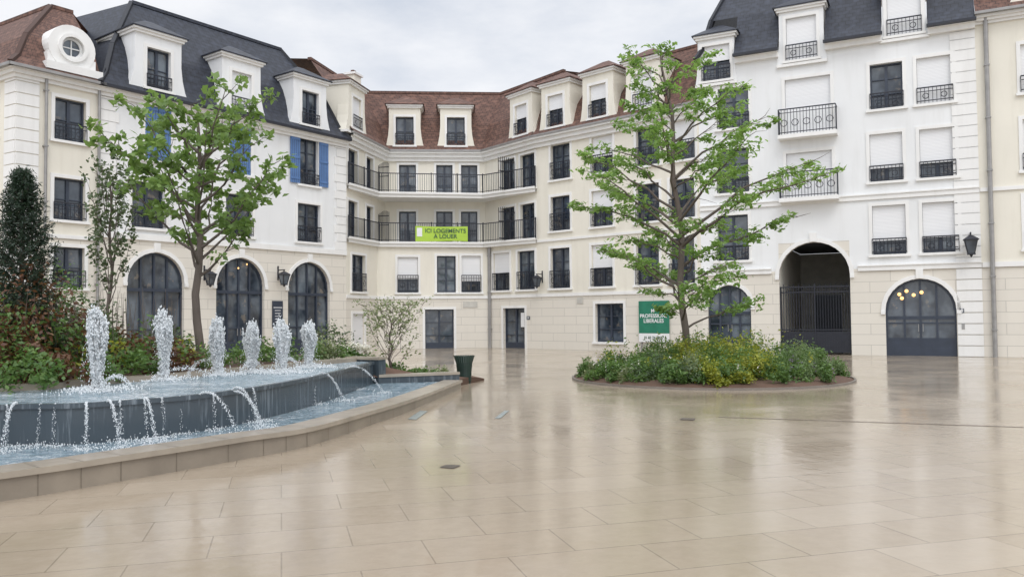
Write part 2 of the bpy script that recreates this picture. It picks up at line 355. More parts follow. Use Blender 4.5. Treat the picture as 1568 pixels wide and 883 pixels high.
# ---------------- CENTRE building (concave, balconies)
C0=LP1; C1=P(578,43.0); C2=P(750,44.0); B1=P(1075,35.2)
BW=Wall(C2,B1)
R1=P(590,44.8); R2=P(744,45.2); uR=BW.u(822,270); R3=Vector(BW.pt(uR,0)[:2])
A0=Wall(C0,C1); A1=Wall(C1,C2)
zc1=A1.z(690,374); zs3=A1.z(690,299); zec=A1.uz(690,223)[1]; zsl=A1.z(690,447)
b=Builder('apartment_building')
build_wall(b,A0,0,zc1,[H(A0,549,1.35,zsl,A0.z(549,390),py=420,rail=.9),H(A0,549,1.2,0,A0.z(549,480),py=500,kind='roller',f=0)],'stone','cream',2.75)
build_wall(b,A1,0,zc1,[HP(A1,609,640,zsl,A1.z(620,393),py=420,kind='half',f=.38,rail=.9),HP(A1,669,698,zsl,A1.z(620,391),py=420,kind='glass'),HP(A1,707,736,zsl,A1.z(720,391),py=420,kind='half',f=.3,rail=.9),HP(A1,651,695,.0,A1.z(670,473),py=500,kind='glass')],'stone','cream',2.75)
for w in(A0,A1): w.box(b,'trim',.02,w.len-.02,2.68,2.84,0,.05,'string_course')
A1.box(b,'door',A1.u(709,465),A1.u(731,465),A1.z(720,470),A1.z(720,461),.0,.03,'vent')
RW=[Wall(C0,R1),Wall(R1,R2),Wall(R2,R3)]
rows=[(zc1+.12,zc1+2.0),(zs3+.12,zs3+1.95)]
hs=[[],[],[]]
for r,(za,zb_) in enumerate(rows):
    y=340 if r==0 else 270
    hs[0]+= [H(RW[0],540,1.1,za,zb_,py=y),H(RW[0],566,.9,za,zb_,py=y)]
    hs[1]+= [HP(RW[1],611,637,za,zb_,py=y),HP(RW[1],668,693,za,zb_,py=y),HP(RW[1],706,731,za,zb_,py=y)]
    hs[2]+= [H(RW[2],778,1.2,za,zb_,py=y),H(RW[2],808,1.2,za,zb_,py=y)]
for w,h in zip(RW,hs): build_wall(b,w,zc1-.1,zec,h,'cream','cream',zc1)
rp=[C0,R1,R2,R3]
cornice(b,[C0,R1,R2,R3,B1],zec,.6,.42)
FP=[C0,C1,P(742,43.9),R3]
for k,z in enumerate((zc1,zs3)):
    fo=offs(FP,.15)
    for i in range(3):
        top=[(*fo[i],z+.1),(*fo[i+1],z+.1),(*rp[i+1],z+.1),(*rp[i],z+.1)]; bot=[(p[0],p[1],z-.15) for p in top]
        b.poly('trim',top,None,'balcony_slab'); b.poly('trim',bot,None,'balcony_slab'); b.poly('trim',[bot[0],bot[1],top[1],top[0]],None,'balcony_slab')
        g=Wall(fo[i],fo[i+1]); g.box(b,'trim',0,g.len,z+.02,z+.13,0,.08,'balcony_slab')
        rail(b,g,.03,g.len-.03,z+.13,1.0,0,.12,deco=False)
        m=int(g.len/1.3)
        for j in range(m+1): u=g.len*j/max(1,m); g.box(b,'iron',u-.025,u+.025,z+.1,z+1.2,-.025,.025,'railing_posts')
    for (i,px) in((0,579),(2,789)):
        wq=RW[i]; u=wq.u(px,300); D_=1.1 if i==2 else .6
        for j in range(9): wq.box(b,'iron',u-.012,u+.012,z+.12,z+1.5+.4*math.sin(math.pi*j/16+.6),.02+D_*j/8,.045+D_*j/8,'divider_screens')
        for zz in(.2,1.1,1.6): wq.box(b,'iron',u-.014,u+.014,z+zz,z+zz+.04,.02,D_+.04,'divider_screens')
mansard(b,[C0,R1,R2,R3],zec,A1.uz(670,139,-3)[1],.42,2.0,'tile')
dormer(b,RW[0],RW[0].u(541,190),zec+.02,'cream','tile',kind='roller',f=0,wd=1.9)
for px in(620,698): dormer(b,RW[1],RW[1].u(px,190),zec+.02,'cream','tile',kind='glass',wd=1.75,flare=.25)
pipe(b,A1,A1.len-.05,0,zc1,.1,.06)
q=A0.uz(549,120,-4); A0.box(b,'cream',q[0]-.5,q[0]+.3,zec+2,q[1]+.15,-4.6,-4,'chimney'); A0.box(b,'trim',q[0]-.6,q[0]+.4,q[1]+.15,q[1]+.28,-4.7,-3.9,'chimney'); 
A0.box(b,'tile',q[0]-.25,q[0]+.05,q[1]+.28,q[1]+.5,-4.4,-4.2,'chimney')
b.done()
# ---------------- RIGHT wing B (cream)
b=Builder('apartment_building')
y3=(BW.z(920,264),BW.z(920,208)); y2=(BW.z(920,346),BW.z(920,291)); y1=(BW.z(920,438),BW.z(920,374))
hb=[]
for px,ks in((858,('glass','glass','glass')),(922,('half','half','half')),(992,('glass','glass','glass')),(1045,('roller','glass','glass'))):
    for (za,zb_),k,y in zip((y3,y2,y1),ks,(235,320,410)): hb.append(H(BW,px,1.25,za,zb_,py=y,kind=k,f=.45,rail=.85))
hb+=[H(BW,768,1.2,y1[0],y1[1],py=420,kind='half',f=.45,rail=.9),H(BW,806,1.2,y1[0],y1[1],py=420,rail=.9)]
hb+=[HP(BW,771,804,0,BW.z(787,471),py=500,kind='glass'),HP(BW,912,955,BW.z(933,523),BW.z(933,464),py=490,kind='glass')]
lowh=[q for q in hb if q['u1']<uR+.3]; uph=[q for q in hb if q not in lowh]
build_wall(b,BW,0,zc1,lowh,'stone','cream',2.75,ub=uR)
build_wall(b,BW,0,zec,uph,'stone','cream',2.75,ua=uR)
BW.box(b,'trim',.05,BW.len,2.68,2.84,0,.05,'string_course'); BW.box(b,'trim',uR+.01,BW.len,zc1-.12,zc1+.0,0,.06,'string_course')
mansard(b,[R3,B1],zec,zec+3.3,.42,2.0,'tile')
for px,k in((802,'half'),(854,'half'),(919,'half'),(988,'roller')):
    y=175 if px<830 else 150
    w=RW[2] if px<822 else BW
    dormer(b,w,w.u(px,y),zec+.02,'cream','tile',kind=k,f=.0 if k=='roller' else .55,wd=1.85,flare=.22)
BW.box(b,'door',BW.u(884,460),BW.u(893,460),BW.z(888,464),BW.z(888,455),0,.03,'vent')
pipe(b,BW,.12,0,zc1,.1,.055)
b.done()
# ---------------- RIGHT white building C
dC=Vector((1.97,-1)).normalized()
CWt=Wall(B1,B1+dC*10); uE=CWt.u(1500,300); CE=Vector(CWt.pt(uE,0)[:2]); CW=Wall(B1,CE)
r1=(CW.z(1432,386),CW.z(1432,309)); r2=(CW.z(1432,271),CW.z(1432,196)); r3=(CW.z(1432,157),CW.z(1432,86)); zB1=CW.z(1320,411); zB2=CW.z(1320,303)
zCe=CW.z(1225,72)
b=Builder('apartment_building')
hc=[]
for (za,zb_),y,ks in((r1,350,('roller','half')),(r2,240,('half','half')),(r3,125,('glass','roller'))):
    hc.append(HP(CW,1336,1387,za,zb_,py=y,kind=ks[0],f=.28,rail=.6)) if y==350 else hc.append(HP(CW,1332,1382,za,zb_,py=y,kind=ks[0],f=.28,rail=.6))
    a=1413-(350-y)*.04; hc.append(HP(CW,a,a+54,za,zb_,py=y,kind=ks[1],f=.3 if y>200 else .0,rail=.6))
wide=[]
for (ya,yb,yf) in((190,118,206),(285,232,303)):
    q=HP(CW,1203,1273,CW.z(1238,yf),CW.z(1238,yb),py=200,kind='roller',f=0); hc.append(q); wide.append(q)
for px in(1122,):
    for (za,zb_),y in((r1,350),(r2,240),((r3[0]-.1,r3[1]-.15),130)): hc.append(H(CW,px,1.3,za,zb_,py=y,rail=.6))
gate=HP(CW,1194,1303,0,CW.z(1245,370),py=480,kind='gate',arch=True); hc.append(gate)
hc.append(HP(CW,1356,1465,0,CW.z(1410,426),py=480,arch=True)); hc.append(HP(CW,1084,1150,0,CW.z(1120,436),py=480,arch=True))
dors=[];cuts=[]
for a,c,pya,k,y in((1064,1130,123,'half',100),(1187,1268,91,'roller',60),(1345,1424,53,'roller',30)):
    u0,u1=CW.u(a,y),CW.u(c,y); uc=(u0+u1)/2; zs_=CW.z((a+c)/2,pya); zt_=zs_+(1.55 if a<1100 else 1.8)
    dors.append((uc,(u1-u0)*.84,zs_,zt_,k)); cuts.append(dict(u0=uc-.6,u1=uc+.6,z0=zs_,z1=zt_,kind='cut'))
build_wall(b,CW,0,zCe,hc+cuts,'stone','white',zB1)
for u0,u1,z in((0,gate['u0']-.3,zB1),(gate['u1']+.3,CW.len,zB1),(0,CW.len,zB2)):
    CW.box(b,'trim',u0,u1,z-.09,z+.09,0,.07,'string_course'); CW.box(b,'trim',u0,u1,z+.09,z+.14,0,.11,'string_course')
for q in wide:
    CW.box(b,'trim',q['u0']-.25,q['u1']+.25,q['z0']-.16,q['z0']+.0,0,.55,'balcony_slab'); rail(b,CW,q['u0']-.22,q['u1']+.22,q['z0'],1.05,.5,.12)
    for u in(q['u0']-.22,q['u1']+.22): CW.box(b,'iron',u-.015,u+.015,q['z0']+1.02,q['z0']+1.06,0,.5,'railings')
    for i in range(3):
        for u in(q['u0']-.22,q['u1']+.22): CW.box(b,'iron',u-.012,u+.012,q['z0'],q['z0']+1.03,.12*i+.1,.12*i+.124,'railings')
segs=[];last=0
for (uc,wd,zs_,zt_,k) in dors:
    dormer(b,CW,uc,zs_-.12,'white','slate',wd=wd,ww=1.2,hgt=zt_-zs_+.4,wh=zt_-zs_,wz0=.12,kind=k,f=.55 if k=='half' else 0,rl=.62,o=.05,flare=.12)
    if uc-wd/2-.05>last: segs.append((last,uc-wd/2-.05))
    last=uc+wd/2+.05
segs.append((last,CW.len))
mansard(b,[B1,CE],zCe,zCe+4.7,.45,2.6,'slate',seg=segs,hl=1.3)
for a,c in segs: CW.box(b,'trim',a,c,zCe-.32,zCe-.12,0,.22,'cornice'); CW.box(b,'trim',a,c,zCe-.12,zCe-.102,0,.33,'cornice')
quoins(b,CW,CW.len-.85,CW.len,0,zCe-.35,alt=False)
u0,u1=gate['u0'],gate['u1']; zg=gate['z1']
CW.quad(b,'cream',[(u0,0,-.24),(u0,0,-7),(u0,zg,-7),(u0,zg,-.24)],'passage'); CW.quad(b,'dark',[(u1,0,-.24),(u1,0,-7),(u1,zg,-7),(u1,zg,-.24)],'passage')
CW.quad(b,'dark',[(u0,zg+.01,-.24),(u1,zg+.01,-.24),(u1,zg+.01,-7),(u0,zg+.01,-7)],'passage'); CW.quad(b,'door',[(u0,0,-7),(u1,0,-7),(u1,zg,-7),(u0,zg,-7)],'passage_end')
CW.box(b,'frame',u0+.6,u1-.9,0,2.6,-6.98,-6.9,'passage_door')
zt=CW.z(1245,438)
n=26
for i in range(n+1):
    u=u0+.04+(u1-u0-.08)*i/n; th=.03 if i in(0,13,26) else .014
    CW.box(b,'iron',u-th,u+th,.08,zt+(.12 if i%2 else 0),-.14-th,-.14+th,'gate_bars')
for z in(.1,1.0,zt-.25,zt-.03): CW.box(b,'iron',u0,u1,z,z+.05,-.16,-.12,'gate_rails')
CW.box(b,'iron',u0+.05,u1-.05,.12,.95,-.145,-.135,'gate_panel')
CW.box(b,'pipe',CW.u(1475,498)-.05,CW.u(1475,498)+.05,CW.z(1475,503),CW.z(1475,494),0.041,.06,'intercom')
b.done()
# ---------------- D cream building at right
DE=CE+dC*12; DW=Wall(CE,DE)
b=Builder('apartment_building')
hd=[dict(u0=u,u1=u+1.3,z0=z[0],z1=z[1],kind='roller',f=.0,rail=.6) for u in(1.45,4.2,6.8) for z in(r1,r2,r3)]
build_wall(b,DW,0,zCe+.2,hd,'stone','cream',zB1)
DW.box(b,'trim',.02,12,zB1-.09,zB1+.1,0,.07,'string_course'); DW.box(b,'trim',.02,12,zB2-.07,zB2+.07,0,.06,'string_course')
mansard(b,[CE,DE],zCe+.2,zCe+4,.42,2.4,'tile'); cornice(b,[CE,DE],zCe+.1,.3,.3)
pipe(b,DW,.35,0,zCe,.14,.08); dormer(b,DW,2.4,zCe+.3,'cream','tile',kind='roller')
b.done()
# ---------------- ground
def mesh_obj(name,v,f,mat,parent=None,uv=None,smooth=False):
    me=bpy.data.meshes.new(name); me.from_pydata([tuple(x) for x in v],[],f); me.materials.append(mat)
    if smooth: me.polygons.foreach_set('use_smooth',[True]*len(me.polygons))
    o=bpy.data.objects.new(name,me); S.collection.objects.link(o)
    if parent: o.parent=parent
    return o
def paving():
    m,nt,b=newmat('wet_limestone_paving'); p=scalev(nt,pos(nt),(1,1,1),math.radians(-16))
    br=brick(nt,p,1.0,.6,.006,(.375,.308,.228),(.335,.272,.198),(.20,.16,.115))
    br2=brick(nt,p,1.0,.6,.0,(0,0,0),(1,1,1),(0,0,0)); 
    f=noise(nt,p,.3,5); f3=noise(nt,p,7,6,.7)
    c=mixc(nt,mapr(nt,br2.outputs['Color'],.78,.95,0,.6),br.outputs['Color'],(.45,.38,.295))
    c=mixc(nt,mapr(nt,br2.outputs['Color'],.25,.05,0,.45),c,(.285,.225,.16))
    c=mixc(nt,mapr(nt,f,.35,.7,0,.55),c,(.305,.245,.18)); c=mixc(nt,mapr(nt,f3,.4,.75,0,.35),c,(.44,.375,.29))
    L(nt,c,b.inputs['Base Color'])
    wet=noise(nt,p,.45,5,.65); L(nt,mapr(nt,wet,.35,.68,.05,.24),b.inputs['Roughness'])
    b.inputs['Specular IOR Level'].default_value=.7
    a=nt.nodes.new('ShaderNodeMath'); a.operation='MULTIPLY_ADD'; L(nt,br.outputs['Fac'],a.inputs[0]); a.inputs[1].default_value=-.3; L(nt,noise(nt,p,4.5,5,.65),a.inputs[2])
    bump(nt,b,a.outputs[0],.17,.02); return m
mesh_obj('paved_plaza',[(-300,-60,0),(300,-60,0),(300,500,0),(-300,500,0)],[(0,1,2,3)],paving())
# ---------------- fountain
def curve(pts,n):
    pts=[np.array(p,float) for p in pts]; out=[]
    P_=[2*pts[0]-pts[1]]+pts+[2*pts[-1]-pts[-2]]; m=len(pts)-1
    for k in range(n+1):
        t=k/n*m; i=min(int(t),m-1); t-=i; a,b_,c,d=P_[i:i+4]
        out.append(.5*((2*b_)+(-a+c)*t+(2*a-5*b_+4*c-d)*t*t+(-a+3*b_-3*c+d)*t**3))
    return out
K=[(-9.0,4.6),(-6.6,5.6)]+[tuple(G(x,y)) for x,y in((0,767),(185,736),(380,701),(470,683),(550,656),(635,625),(706,593))]
N=80; Kc=curve(K,N)
zk=[.27-.08*max(0,(i/N-.5)*2) for i in range(N+1)]
def perp(c):
    c=np.array(c); t=np.gradient(c,axis=0); t/=np.linalg.norm(t,axis=1)[:,None]; return np.stack([-t[:,1],t[:,0]],1)
Kn=perp(Kc); Ki=[Kc[i]+Kn[i]*.40 for i in range(N+1)]
Wp=[(-9.6,8.0),(-7.5,8.35)]+[tuple(G(x,y,.66)) for x,y in((0,619),(100,617),(200,611),(300,603),(400,590),(500,571),(572,553))]
Wc=curve(Wp,N); Wn=perp(Wc)
Bp=[(-12,8.6)]+[tuple(G(x,y,.72)) for x,y in((0,592),(130,583),(330,568),(548,548))]
Bc=curve(Bp,N); Bn=perp(Bc)
def fmat(name,c,rough):
    m,nt,b=newmat(name); p=pos(nt); f=noise(nt,p,2,5); L(nt,mixc(nt,mapr(nt,f,.3,.7,0,1),tuple(x*.72 for x in c),c),b.inputs['Base Color']); b.inputs['Roughness'].default_value=rough; bump(nt,b,noise(nt,p,25,4),.15,.01); return m
M['kerb']=fmat('kerb_stone',(.40,.345,.275),.25); M['kerbf']=fmat('kerb_face_stone',(.31,.262,.205),.35)
def weirm():
    m,nt,b=newmat('wet_weir_wall'); p=pos(nt); f=noise(nt,scalev(nt,p,(12,12,.9)),1,5,.65)
    L(nt,mixc(nt,mapr(nt,f,.54,.80,0,.6),(.065,.083,.098),(.42,.47,.51)),b.inputs['Base Color']); b.inputs['Roughness'].default_value=.2; bump(nt,b,f,.5,.03); return m
M['weir']=weirm()
def water(name,foam):
    m,nt,b=newmat(name); p=pos(nt); f=noise(nt,scalev(nt,p,(1,1.5,1)),5,8,.72); f2=noise(nt,p,15,6,.75); f0=noise(nt,p,1.3,3)
    c=mixc(nt,mapr(nt,f,.38,.62,0,1),(.10,.19,.245),(.40,.51,.57)); 
    a0=nt.nodes.new('ShaderNodeMath'); a0.operation='ADD'; L(nt,f2,a0.inputs[0]); L(nt,mapr(nt,f0,.3,.7,-.08,.08),a0.inputs[1])
    c=mixc(nt,mapr(nt,a0.outputs[0],foam,foam+.09,0,1),c,(.86,.89,.91))
    L(nt,c,b.inputs['Base Color']); b.inputs['Roughness'].default_value=.1
    a=nt.nodes.new('ShaderNodeMath'); a.operation='ADD'; L(nt,f,a.inputs[0]); L(nt,noise(nt,p,11,5),a.inputs[1]); bump(nt,b,a.outputs[0],1.0,.12); return m
M['water']=water('fountain_water',.52); M['water2']=water('basin_water',.55)
b=Builder('fountain')
def strip(key,A,za,Bq,zb_,part,N0=0):
    for i in range(N0,N):
        fa=lambda j:(za[j] if hasattr(za,'__len__') else za); fb=lambda j:(zb_[j] if hasattr(zb_,'__len__') else zb_)
        b.poly(key,[(*A[i],fa(i)),(*A[i+1],fa(i+1)),(*Bq[i+1],fb(i+1)),(*Bq[i],fb(i))],None,part)
Ko=[Kc[i]-Kn[i]*.035 for i in range(N+1)]
strip('kerbf',Kc,0,Kc,[z-.06 for z in zk],'kerb_face'); strip('kerb',Ko,[z-.06 for z in zk],Ko,zk,'kerb_coping'); strip('kerb',Kc,[z-.06 for z in zk],Ko,[z-.06 for z in zk],'kerb_coping'); strip('kerb',Ko,zk,Ki,zk,'kerb_coping'); strip('kerb',Ki,zk,Ki,0.02,'kerb_inner')
M['joint']=plain('stone_joint',(.20,.165,.125),.7)
for i in range(2,N-1,4):
    t=(Kc[i+1]-Kc[i]); t=t/np.linalg.norm(t)*.0045; A_=Kc[i]-Kn[i]*.004; q=Ki[i]; A2=Kc[i]-Kn[i]*.035
    b.poly('joint',[(*(A_-t),0),(*(A_+t),0),(*(A_+t),zk[i]-.06),(*(A_-t),zk[i]-.06)],None,'kerb_joints')
    b.poly('joint',[(*(A2-t),zk[i]+.003),(*(A2+t),zk[i]+.003),(*(q+t),zk[i]+.003),(*(q-t),zk[i]+.003)],None,'kerb_joints')
Wi=[Wc[i]+Wn[i]*.10 for i in range(N+1)]; Wo=[Wc[i]-Wn[i]*.025 for i in range(N+1)]
strip('weir',Wc,.02,Wc,.60,'weir_wall'); strip('weir',Wo,.60,Wo,.66,'weir_lip'); strip('weir',Wc,.60,Wo,.60,'weir_lip'); strip('weir',Wo,.66,Wi,.655,'weir_lip')
strip('water',Wi,.652,Bc,.652,'upper_water'); strip('water2',Kc,.16,Wc,.16,'lower_water')
Bo=[Bc[i]+Bn[i]*.3 for i in range(N+1)]
strip('kerb',Bc,.5,Bc,.74,'back_kerb'); strip('kerb',Bc,.74,Bo,.74,'back_kerb')
ww=Wall(Vector(Bo[-1]),Vector(Wc[-1])+Vector((.12,0))); ww.box(b,'weir',0,ww.len,0,.70,-.25,0,'end_wall'); ww.box(b,'kerb',-.02,ww.len+.02,.70,.76,-.28,.03,'end_coping')
we=Wall(Vector(Wc[-1])+Vector((.12,0)),Vector(Kc[-1])+Vector((-.05,.22))); we.box(b,'weir',0,we.len,0,.30,-.2,0,'end_wall'); we.box(b,'kerb',0,we.len,.30,.36,-.24,.03,'end_coping')
def foam():
    m,nt,b_=newmat('white_water'); b_.inputs['Base Color'].default_value=(.93,.95,.96,1); b_.inputs['Roughness'].default_value=.25
    t=nt.nodes.new('ShaderNodeBsdfTranslucent'); t.inputs[0].default_value=(.95,.97,.98,1); mx=nt.nodes.new('ShaderNodeMixShader'); mx.inputs[0].default_value=.45
    L(nt,b_.outputs[0],mx.inputs[1]); L(nt,t.outputs[0],mx.inputs[2]); L(nt,mx.outputs[0],nt.nodes['Material Output'].inputs[0]); return m
M['foam']=foam()
OCT=np.array([(1,0,0),(-1,0,0),(0,1,0),(0,-1,0),(0,0,1),(0,0,-1)],float); OF=np.array([(0,2,4),(2,1,4),(1,3,4),(3,0,4),(2,0,5),(1,2,5),(3,1,5),(0,3,5)])
def drops(name,pts,sz,parent,stretch=1.6):
    pts=np.asarray(pts,float); sz=np.asarray(sz,float); n=len(pts)
    st=np.ones((n,1,3)); st[:,0,2]=stretch
    V=(OCT[None]*sz[:,None,None]*st*rng.uniform(.7,1.3,(n,6,1))+pts[:,None,:]).reshape(-1,3)
    Fq=(OF[None]+6*np.arange(n)[:,None,None]).reshape(-1)
    me=bpy.data.meshes.new(name); me.vertices.add(6*n); me.vertices.foreach_set('co',V.ravel()); me.loops.add(24*n); me.loops.foreach_set('vertex_index',Fq); me.polygons.add(8*n); me.polygons.foreach_set('loop_start',np.arange(0,24*n,3)); me.polygons.foreach_set('loop_total',np.full(8*n,3)); me.update(calc_edges=True)
    me.polygons.foreach_set('use_smooth',[True]*(8*n)); me.materials.append(M['foam'])
    o=bpy.data.objects.new(name,me); S.collection.objects.link(o); o.parent=parent; return o
jets=[(147,598,1.20),(250,581,1.16),(332,574,1.03),(385,569,.93),(433,570,.99),(474,562,.95)]
for (x,y,hh) in jets:
    g=G(x,y,.65); ns=60; A_=[];Z_=[]; lean=rng.normal(0,.03)
    for s in range(ns):
        a=rng.uniform(0,6.28); r0=abs(rng.normal(0,.035)); r1=min(.16,abs(rng.normal(0,.085))+.015); top=hh*rng.uniform(.70,1.0) if s>14 else hh*rng.uniform(.93,1.04)
        top*=1-.9*r1*r1/.16
        lo_=0 if s%3 else rng.uniform(.3,.6)*hh; k=120
        t=rng.random(k); z=lo_+(top-lo_)*t; hr=z/hh; w=r0+(r1-r0)*np.clip((hr-.1)/.55,0,1)
        ww_=a+hr*rng.normal(0,1.2); j=rng.normal(0,.011,(k,2))
        A_.append(np.stack([g.x+lean*hr+w*np.cos(ww_)+j[:,0],g.y+w*np.sin(ww_)+j[:,1],.65+z],1)); Z_.append(rng.uniform(.004,.015,k))
    # lumpy crown of falling water
    for q in range(9):
        a=rng.uniform(0,6.28); rr=rng.uniform(.02,.10); zc_=hh*rng.uniform(.62,.97); k=90
        A_.append(np.array([g.x+lean+rr*math.cos(a),g.y+rr*math.sin(a),.65+zc_])+rng.normal(0,1,(k,3))*np.array([.028,.028,.045])); Z_.append(rng.uniform(.005,.014,k))
    m=500; t2=rng.random(m)**.7; a=rng.uniform(0,6.28,m); r2=(.08+.12*(1-t2))*rng.uniform(.5,1.3,m)
    A_.append(np.stack([g.x+r2*np.cos(a),g.y+r2*np.sin(a),.65+t2*hh*.9],1)); Z_.append(rng.uniform(.002,.007,m))
    m3=900; a=rng.uniform(0,6.28,m3); r3=np.abs(rng.normal(0,.27,m3)); A_.append(np.stack([g.x+r3*np.cos(a),g.y+r3*np.sin(a),.655+rng.exponential(.035,m3)*np.exp(-r3*2)],1)); Z_.append(rng.uniform(.004,.013,m3))
    drops('jet',np.vstack(A_),np.concatenate(Z_),b.e,2.2)
pp=[];ss=[]
for i in range(20,N-2,2):
    s=Wc[i]+np.array([rng.normal(0,.10),0]); nrm=-Wn[i]; kind=rng.random()
    if kind<.22: v0=rng.uniform(.9,1.9); up=rng.uniform(.2,.9); n=380
    elif kind<.75: v0=rng.uniform(.10,.35); up=0; n=rng.integers(60,150)
    else: continue
    T=(up+math.sqrt(up*up+2*9.8*.5))/9.8
    for k in range(n):
        t=T*rng.random(); q=s+nrm*v0*t; sp=.004+.012*t/T
        pp.append((q[0]+rng.normal(0,sp),q[1]+rng.normal(0,sp),.66+up*t-4.9*t*t+rng.normal(0,sp))); ss.append(rng.uniform(.002,.007))
    q=s+nrm*v0*T
    for k in range(100): pp.append((q[0]+rng.normal(0,.11),q[1]+rng.normal(0,.11),.165+rng.exponential(.015))); ss.append(rng.uniform(.003,.009))
for (x0,y0,x1,y1,h0) in((185,566,50,592,.38),(190,575,110,562,.25),(330,560,285,580,.22),(400,560,365,577,.2),(310,560,345,577,.25),(215,590,330,580,.22),(150,595,205,600,.2),(430,560,460,568,.2)):
    a=G(x0,y0,.7); c=G(x1,y1,.66)
    for k in range(420):
        t=rng.random(); q=a.lerp(c,t); sp=.010+.012*t; pp.append((q.x+rng.normal(0,sp),q.y+rng.normal(0,sp),.68+4*h0*t*(1-t)+rng.normal(0,sp))); ss.append(rng.uniform(.002,.008))
drops('water_arcs',pp,ss,b.e,1.6)
b.done()
# ---------------- vegetation
def leafmat(name,c1,c2,tr=.35):
    m,nt,b=newmat(name); gi=nt.nodes.new('ShaderNodeNewGeometry'); r=nt.nodes.new('ShaderNodeValToRGB'); L(nt,gi.outputs['Random Per Island'],r.inputs[0])
    r.color_ramp.elements[0].color=(*c1,1); r.color_ramp.elements[1].color=(*c2,1)
    f=noise(nt,gi.outputs['Position'],1.8,2); col=mixc(nt,mapr(nt,f,.4,.65,0,.4),r.outputs[0],tuple(x*.5 for x in c1))
    L(nt,col,b.inputs['Base Color']); b.inputs['Roughness'].default_value=.5
    t=nt.nodes.new('ShaderNodeBsdfTranslucent'); L(nt,mixc(nt,.5,col,(c2[0]*1.5,c2[1]*1.5,c2[2])),t.inputs[0])
    mx=nt.nodes.new('ShaderNodeMixShader'); mx.inputs[0].default_value=tr; L(nt,b.outputs[0],mx.inputs[1]); L(nt,t.outputs[0],mx.inputs[2]); L(nt,mx.outputs[0],nt.nodes['Material Output'].inputs[0]); return m
LM={'oak':leafmat('oak_leaves',(.13,.25,.055),(.28,.43,.12),.42),'maple':leafmat('tree_leaves',(.10,.18,.045),(.25,.37,.11),.4),
'grey':leafmat('grey_green_leaves',(.06,.10,.045),(.15,.20,.10),.3),'conifer':leafmat('conifer_needles',(.012,.03,.018),(.04,.07,.035),.15),
'red':leafmat('russet_leaves',(.09,.035,.022),(.20,.10,.045),.3),'green':leafmat('shrub_leaves',(.06,.13,.035),(.18,.29,.08),.35),
'yellow':leafmat('yellow_green_leaves',(.18,.24,.03),(.42,.42,.06),.35),'pale':leafmat('pale_leaves',(.15,.20,.09),(.33,.37,.20),.35),
'grass':leafmat('lavender_leaves',(.11,.18,.07),(.25,.34,.15),.3),'rose':leafmat('white_roses',(.7,.68,.6),(.85,.82,.75),.2),'lilac':leafmat('lilac_flowers',(.22,.14,.32),(.38,.28,.48),.2)}
BK=fmat('tree_bark',(.15,.12,.10),.8); MU=fmat('bark_mulch',(.12,.068,.045),.9)
def leaves(name,C,size,mat,parent,up=.6,asp=.55):
    C=np.asarray(C,float); n=len(C)
    nr=rng.normal(0,1,(n,3)); nr[:,2]=np.abs(nr[:,2])+up; nr/=np.linalg.norm(nr,axis=1)[:,None]
    t=rng.normal(0,1,(n,3)); t-=nr*(t*nr).sum(1)[:,None]; t/=np.linalg.norm(t,axis=1)[:,None]; s=np.cross(nr,t)
    sz=size*rng.uniform(.6,1.3,(n,1))
    V=np.stack([C-t*sz*.5,C+s*sz*asp*.5+nr*sz*.08,C+t*sz*.5,C-s*sz*asp*.5+nr*sz*.08],1).reshape(-1,3)
    me=bpy.data.meshes.new(name); me.vertices.add(4*n); me.vertices.foreach_set('co',V.ravel()); me.loops.add(4*n); me.loops.foreach_set('vertex_index',np.arange(4*n)); me.polygons.add(n); me.polygons.foreach_set('loop_start',np.arange(0,4*n,4)); me.polygons.foreach_set('loop_total',np.full(n,4)); me.update(calc_edges=True)
    me.materials.append(mat); o=bpy.data.objects.new(name,me); S.collection.objects.link(o); o.parent=parent; return o
def tube(V,Fa,pts,rad,n=6):
    pts=[Vector(p) for p in pts]; base=len(V)
    for i,p in enumerate(pts):
        d=(pts[min(i+1,len(pts)-1)]-pts[max(i-1,0)]).normalized(); a=d.orthogonal().normalized(); c=d.cross(a)
        for k in range(n): t=2*math.pi*k/n; V.append(tuple(p+(a*math.cos(t)+c*math.sin(t))*rad[i]))
    for i in range(len(pts)-1):
        for k in range(n): Fa.append((base+i*n+k,base+i*n+(k+1)%n,base+(i+1)*n+(k+1)%n,base+(i+1)*n+k))
def emp(name):
    e=bpy.data.objects.new(name,None); S.collection.objects.link(e); return e
def jit(s): return Vector(rng.normal(0,s,3))
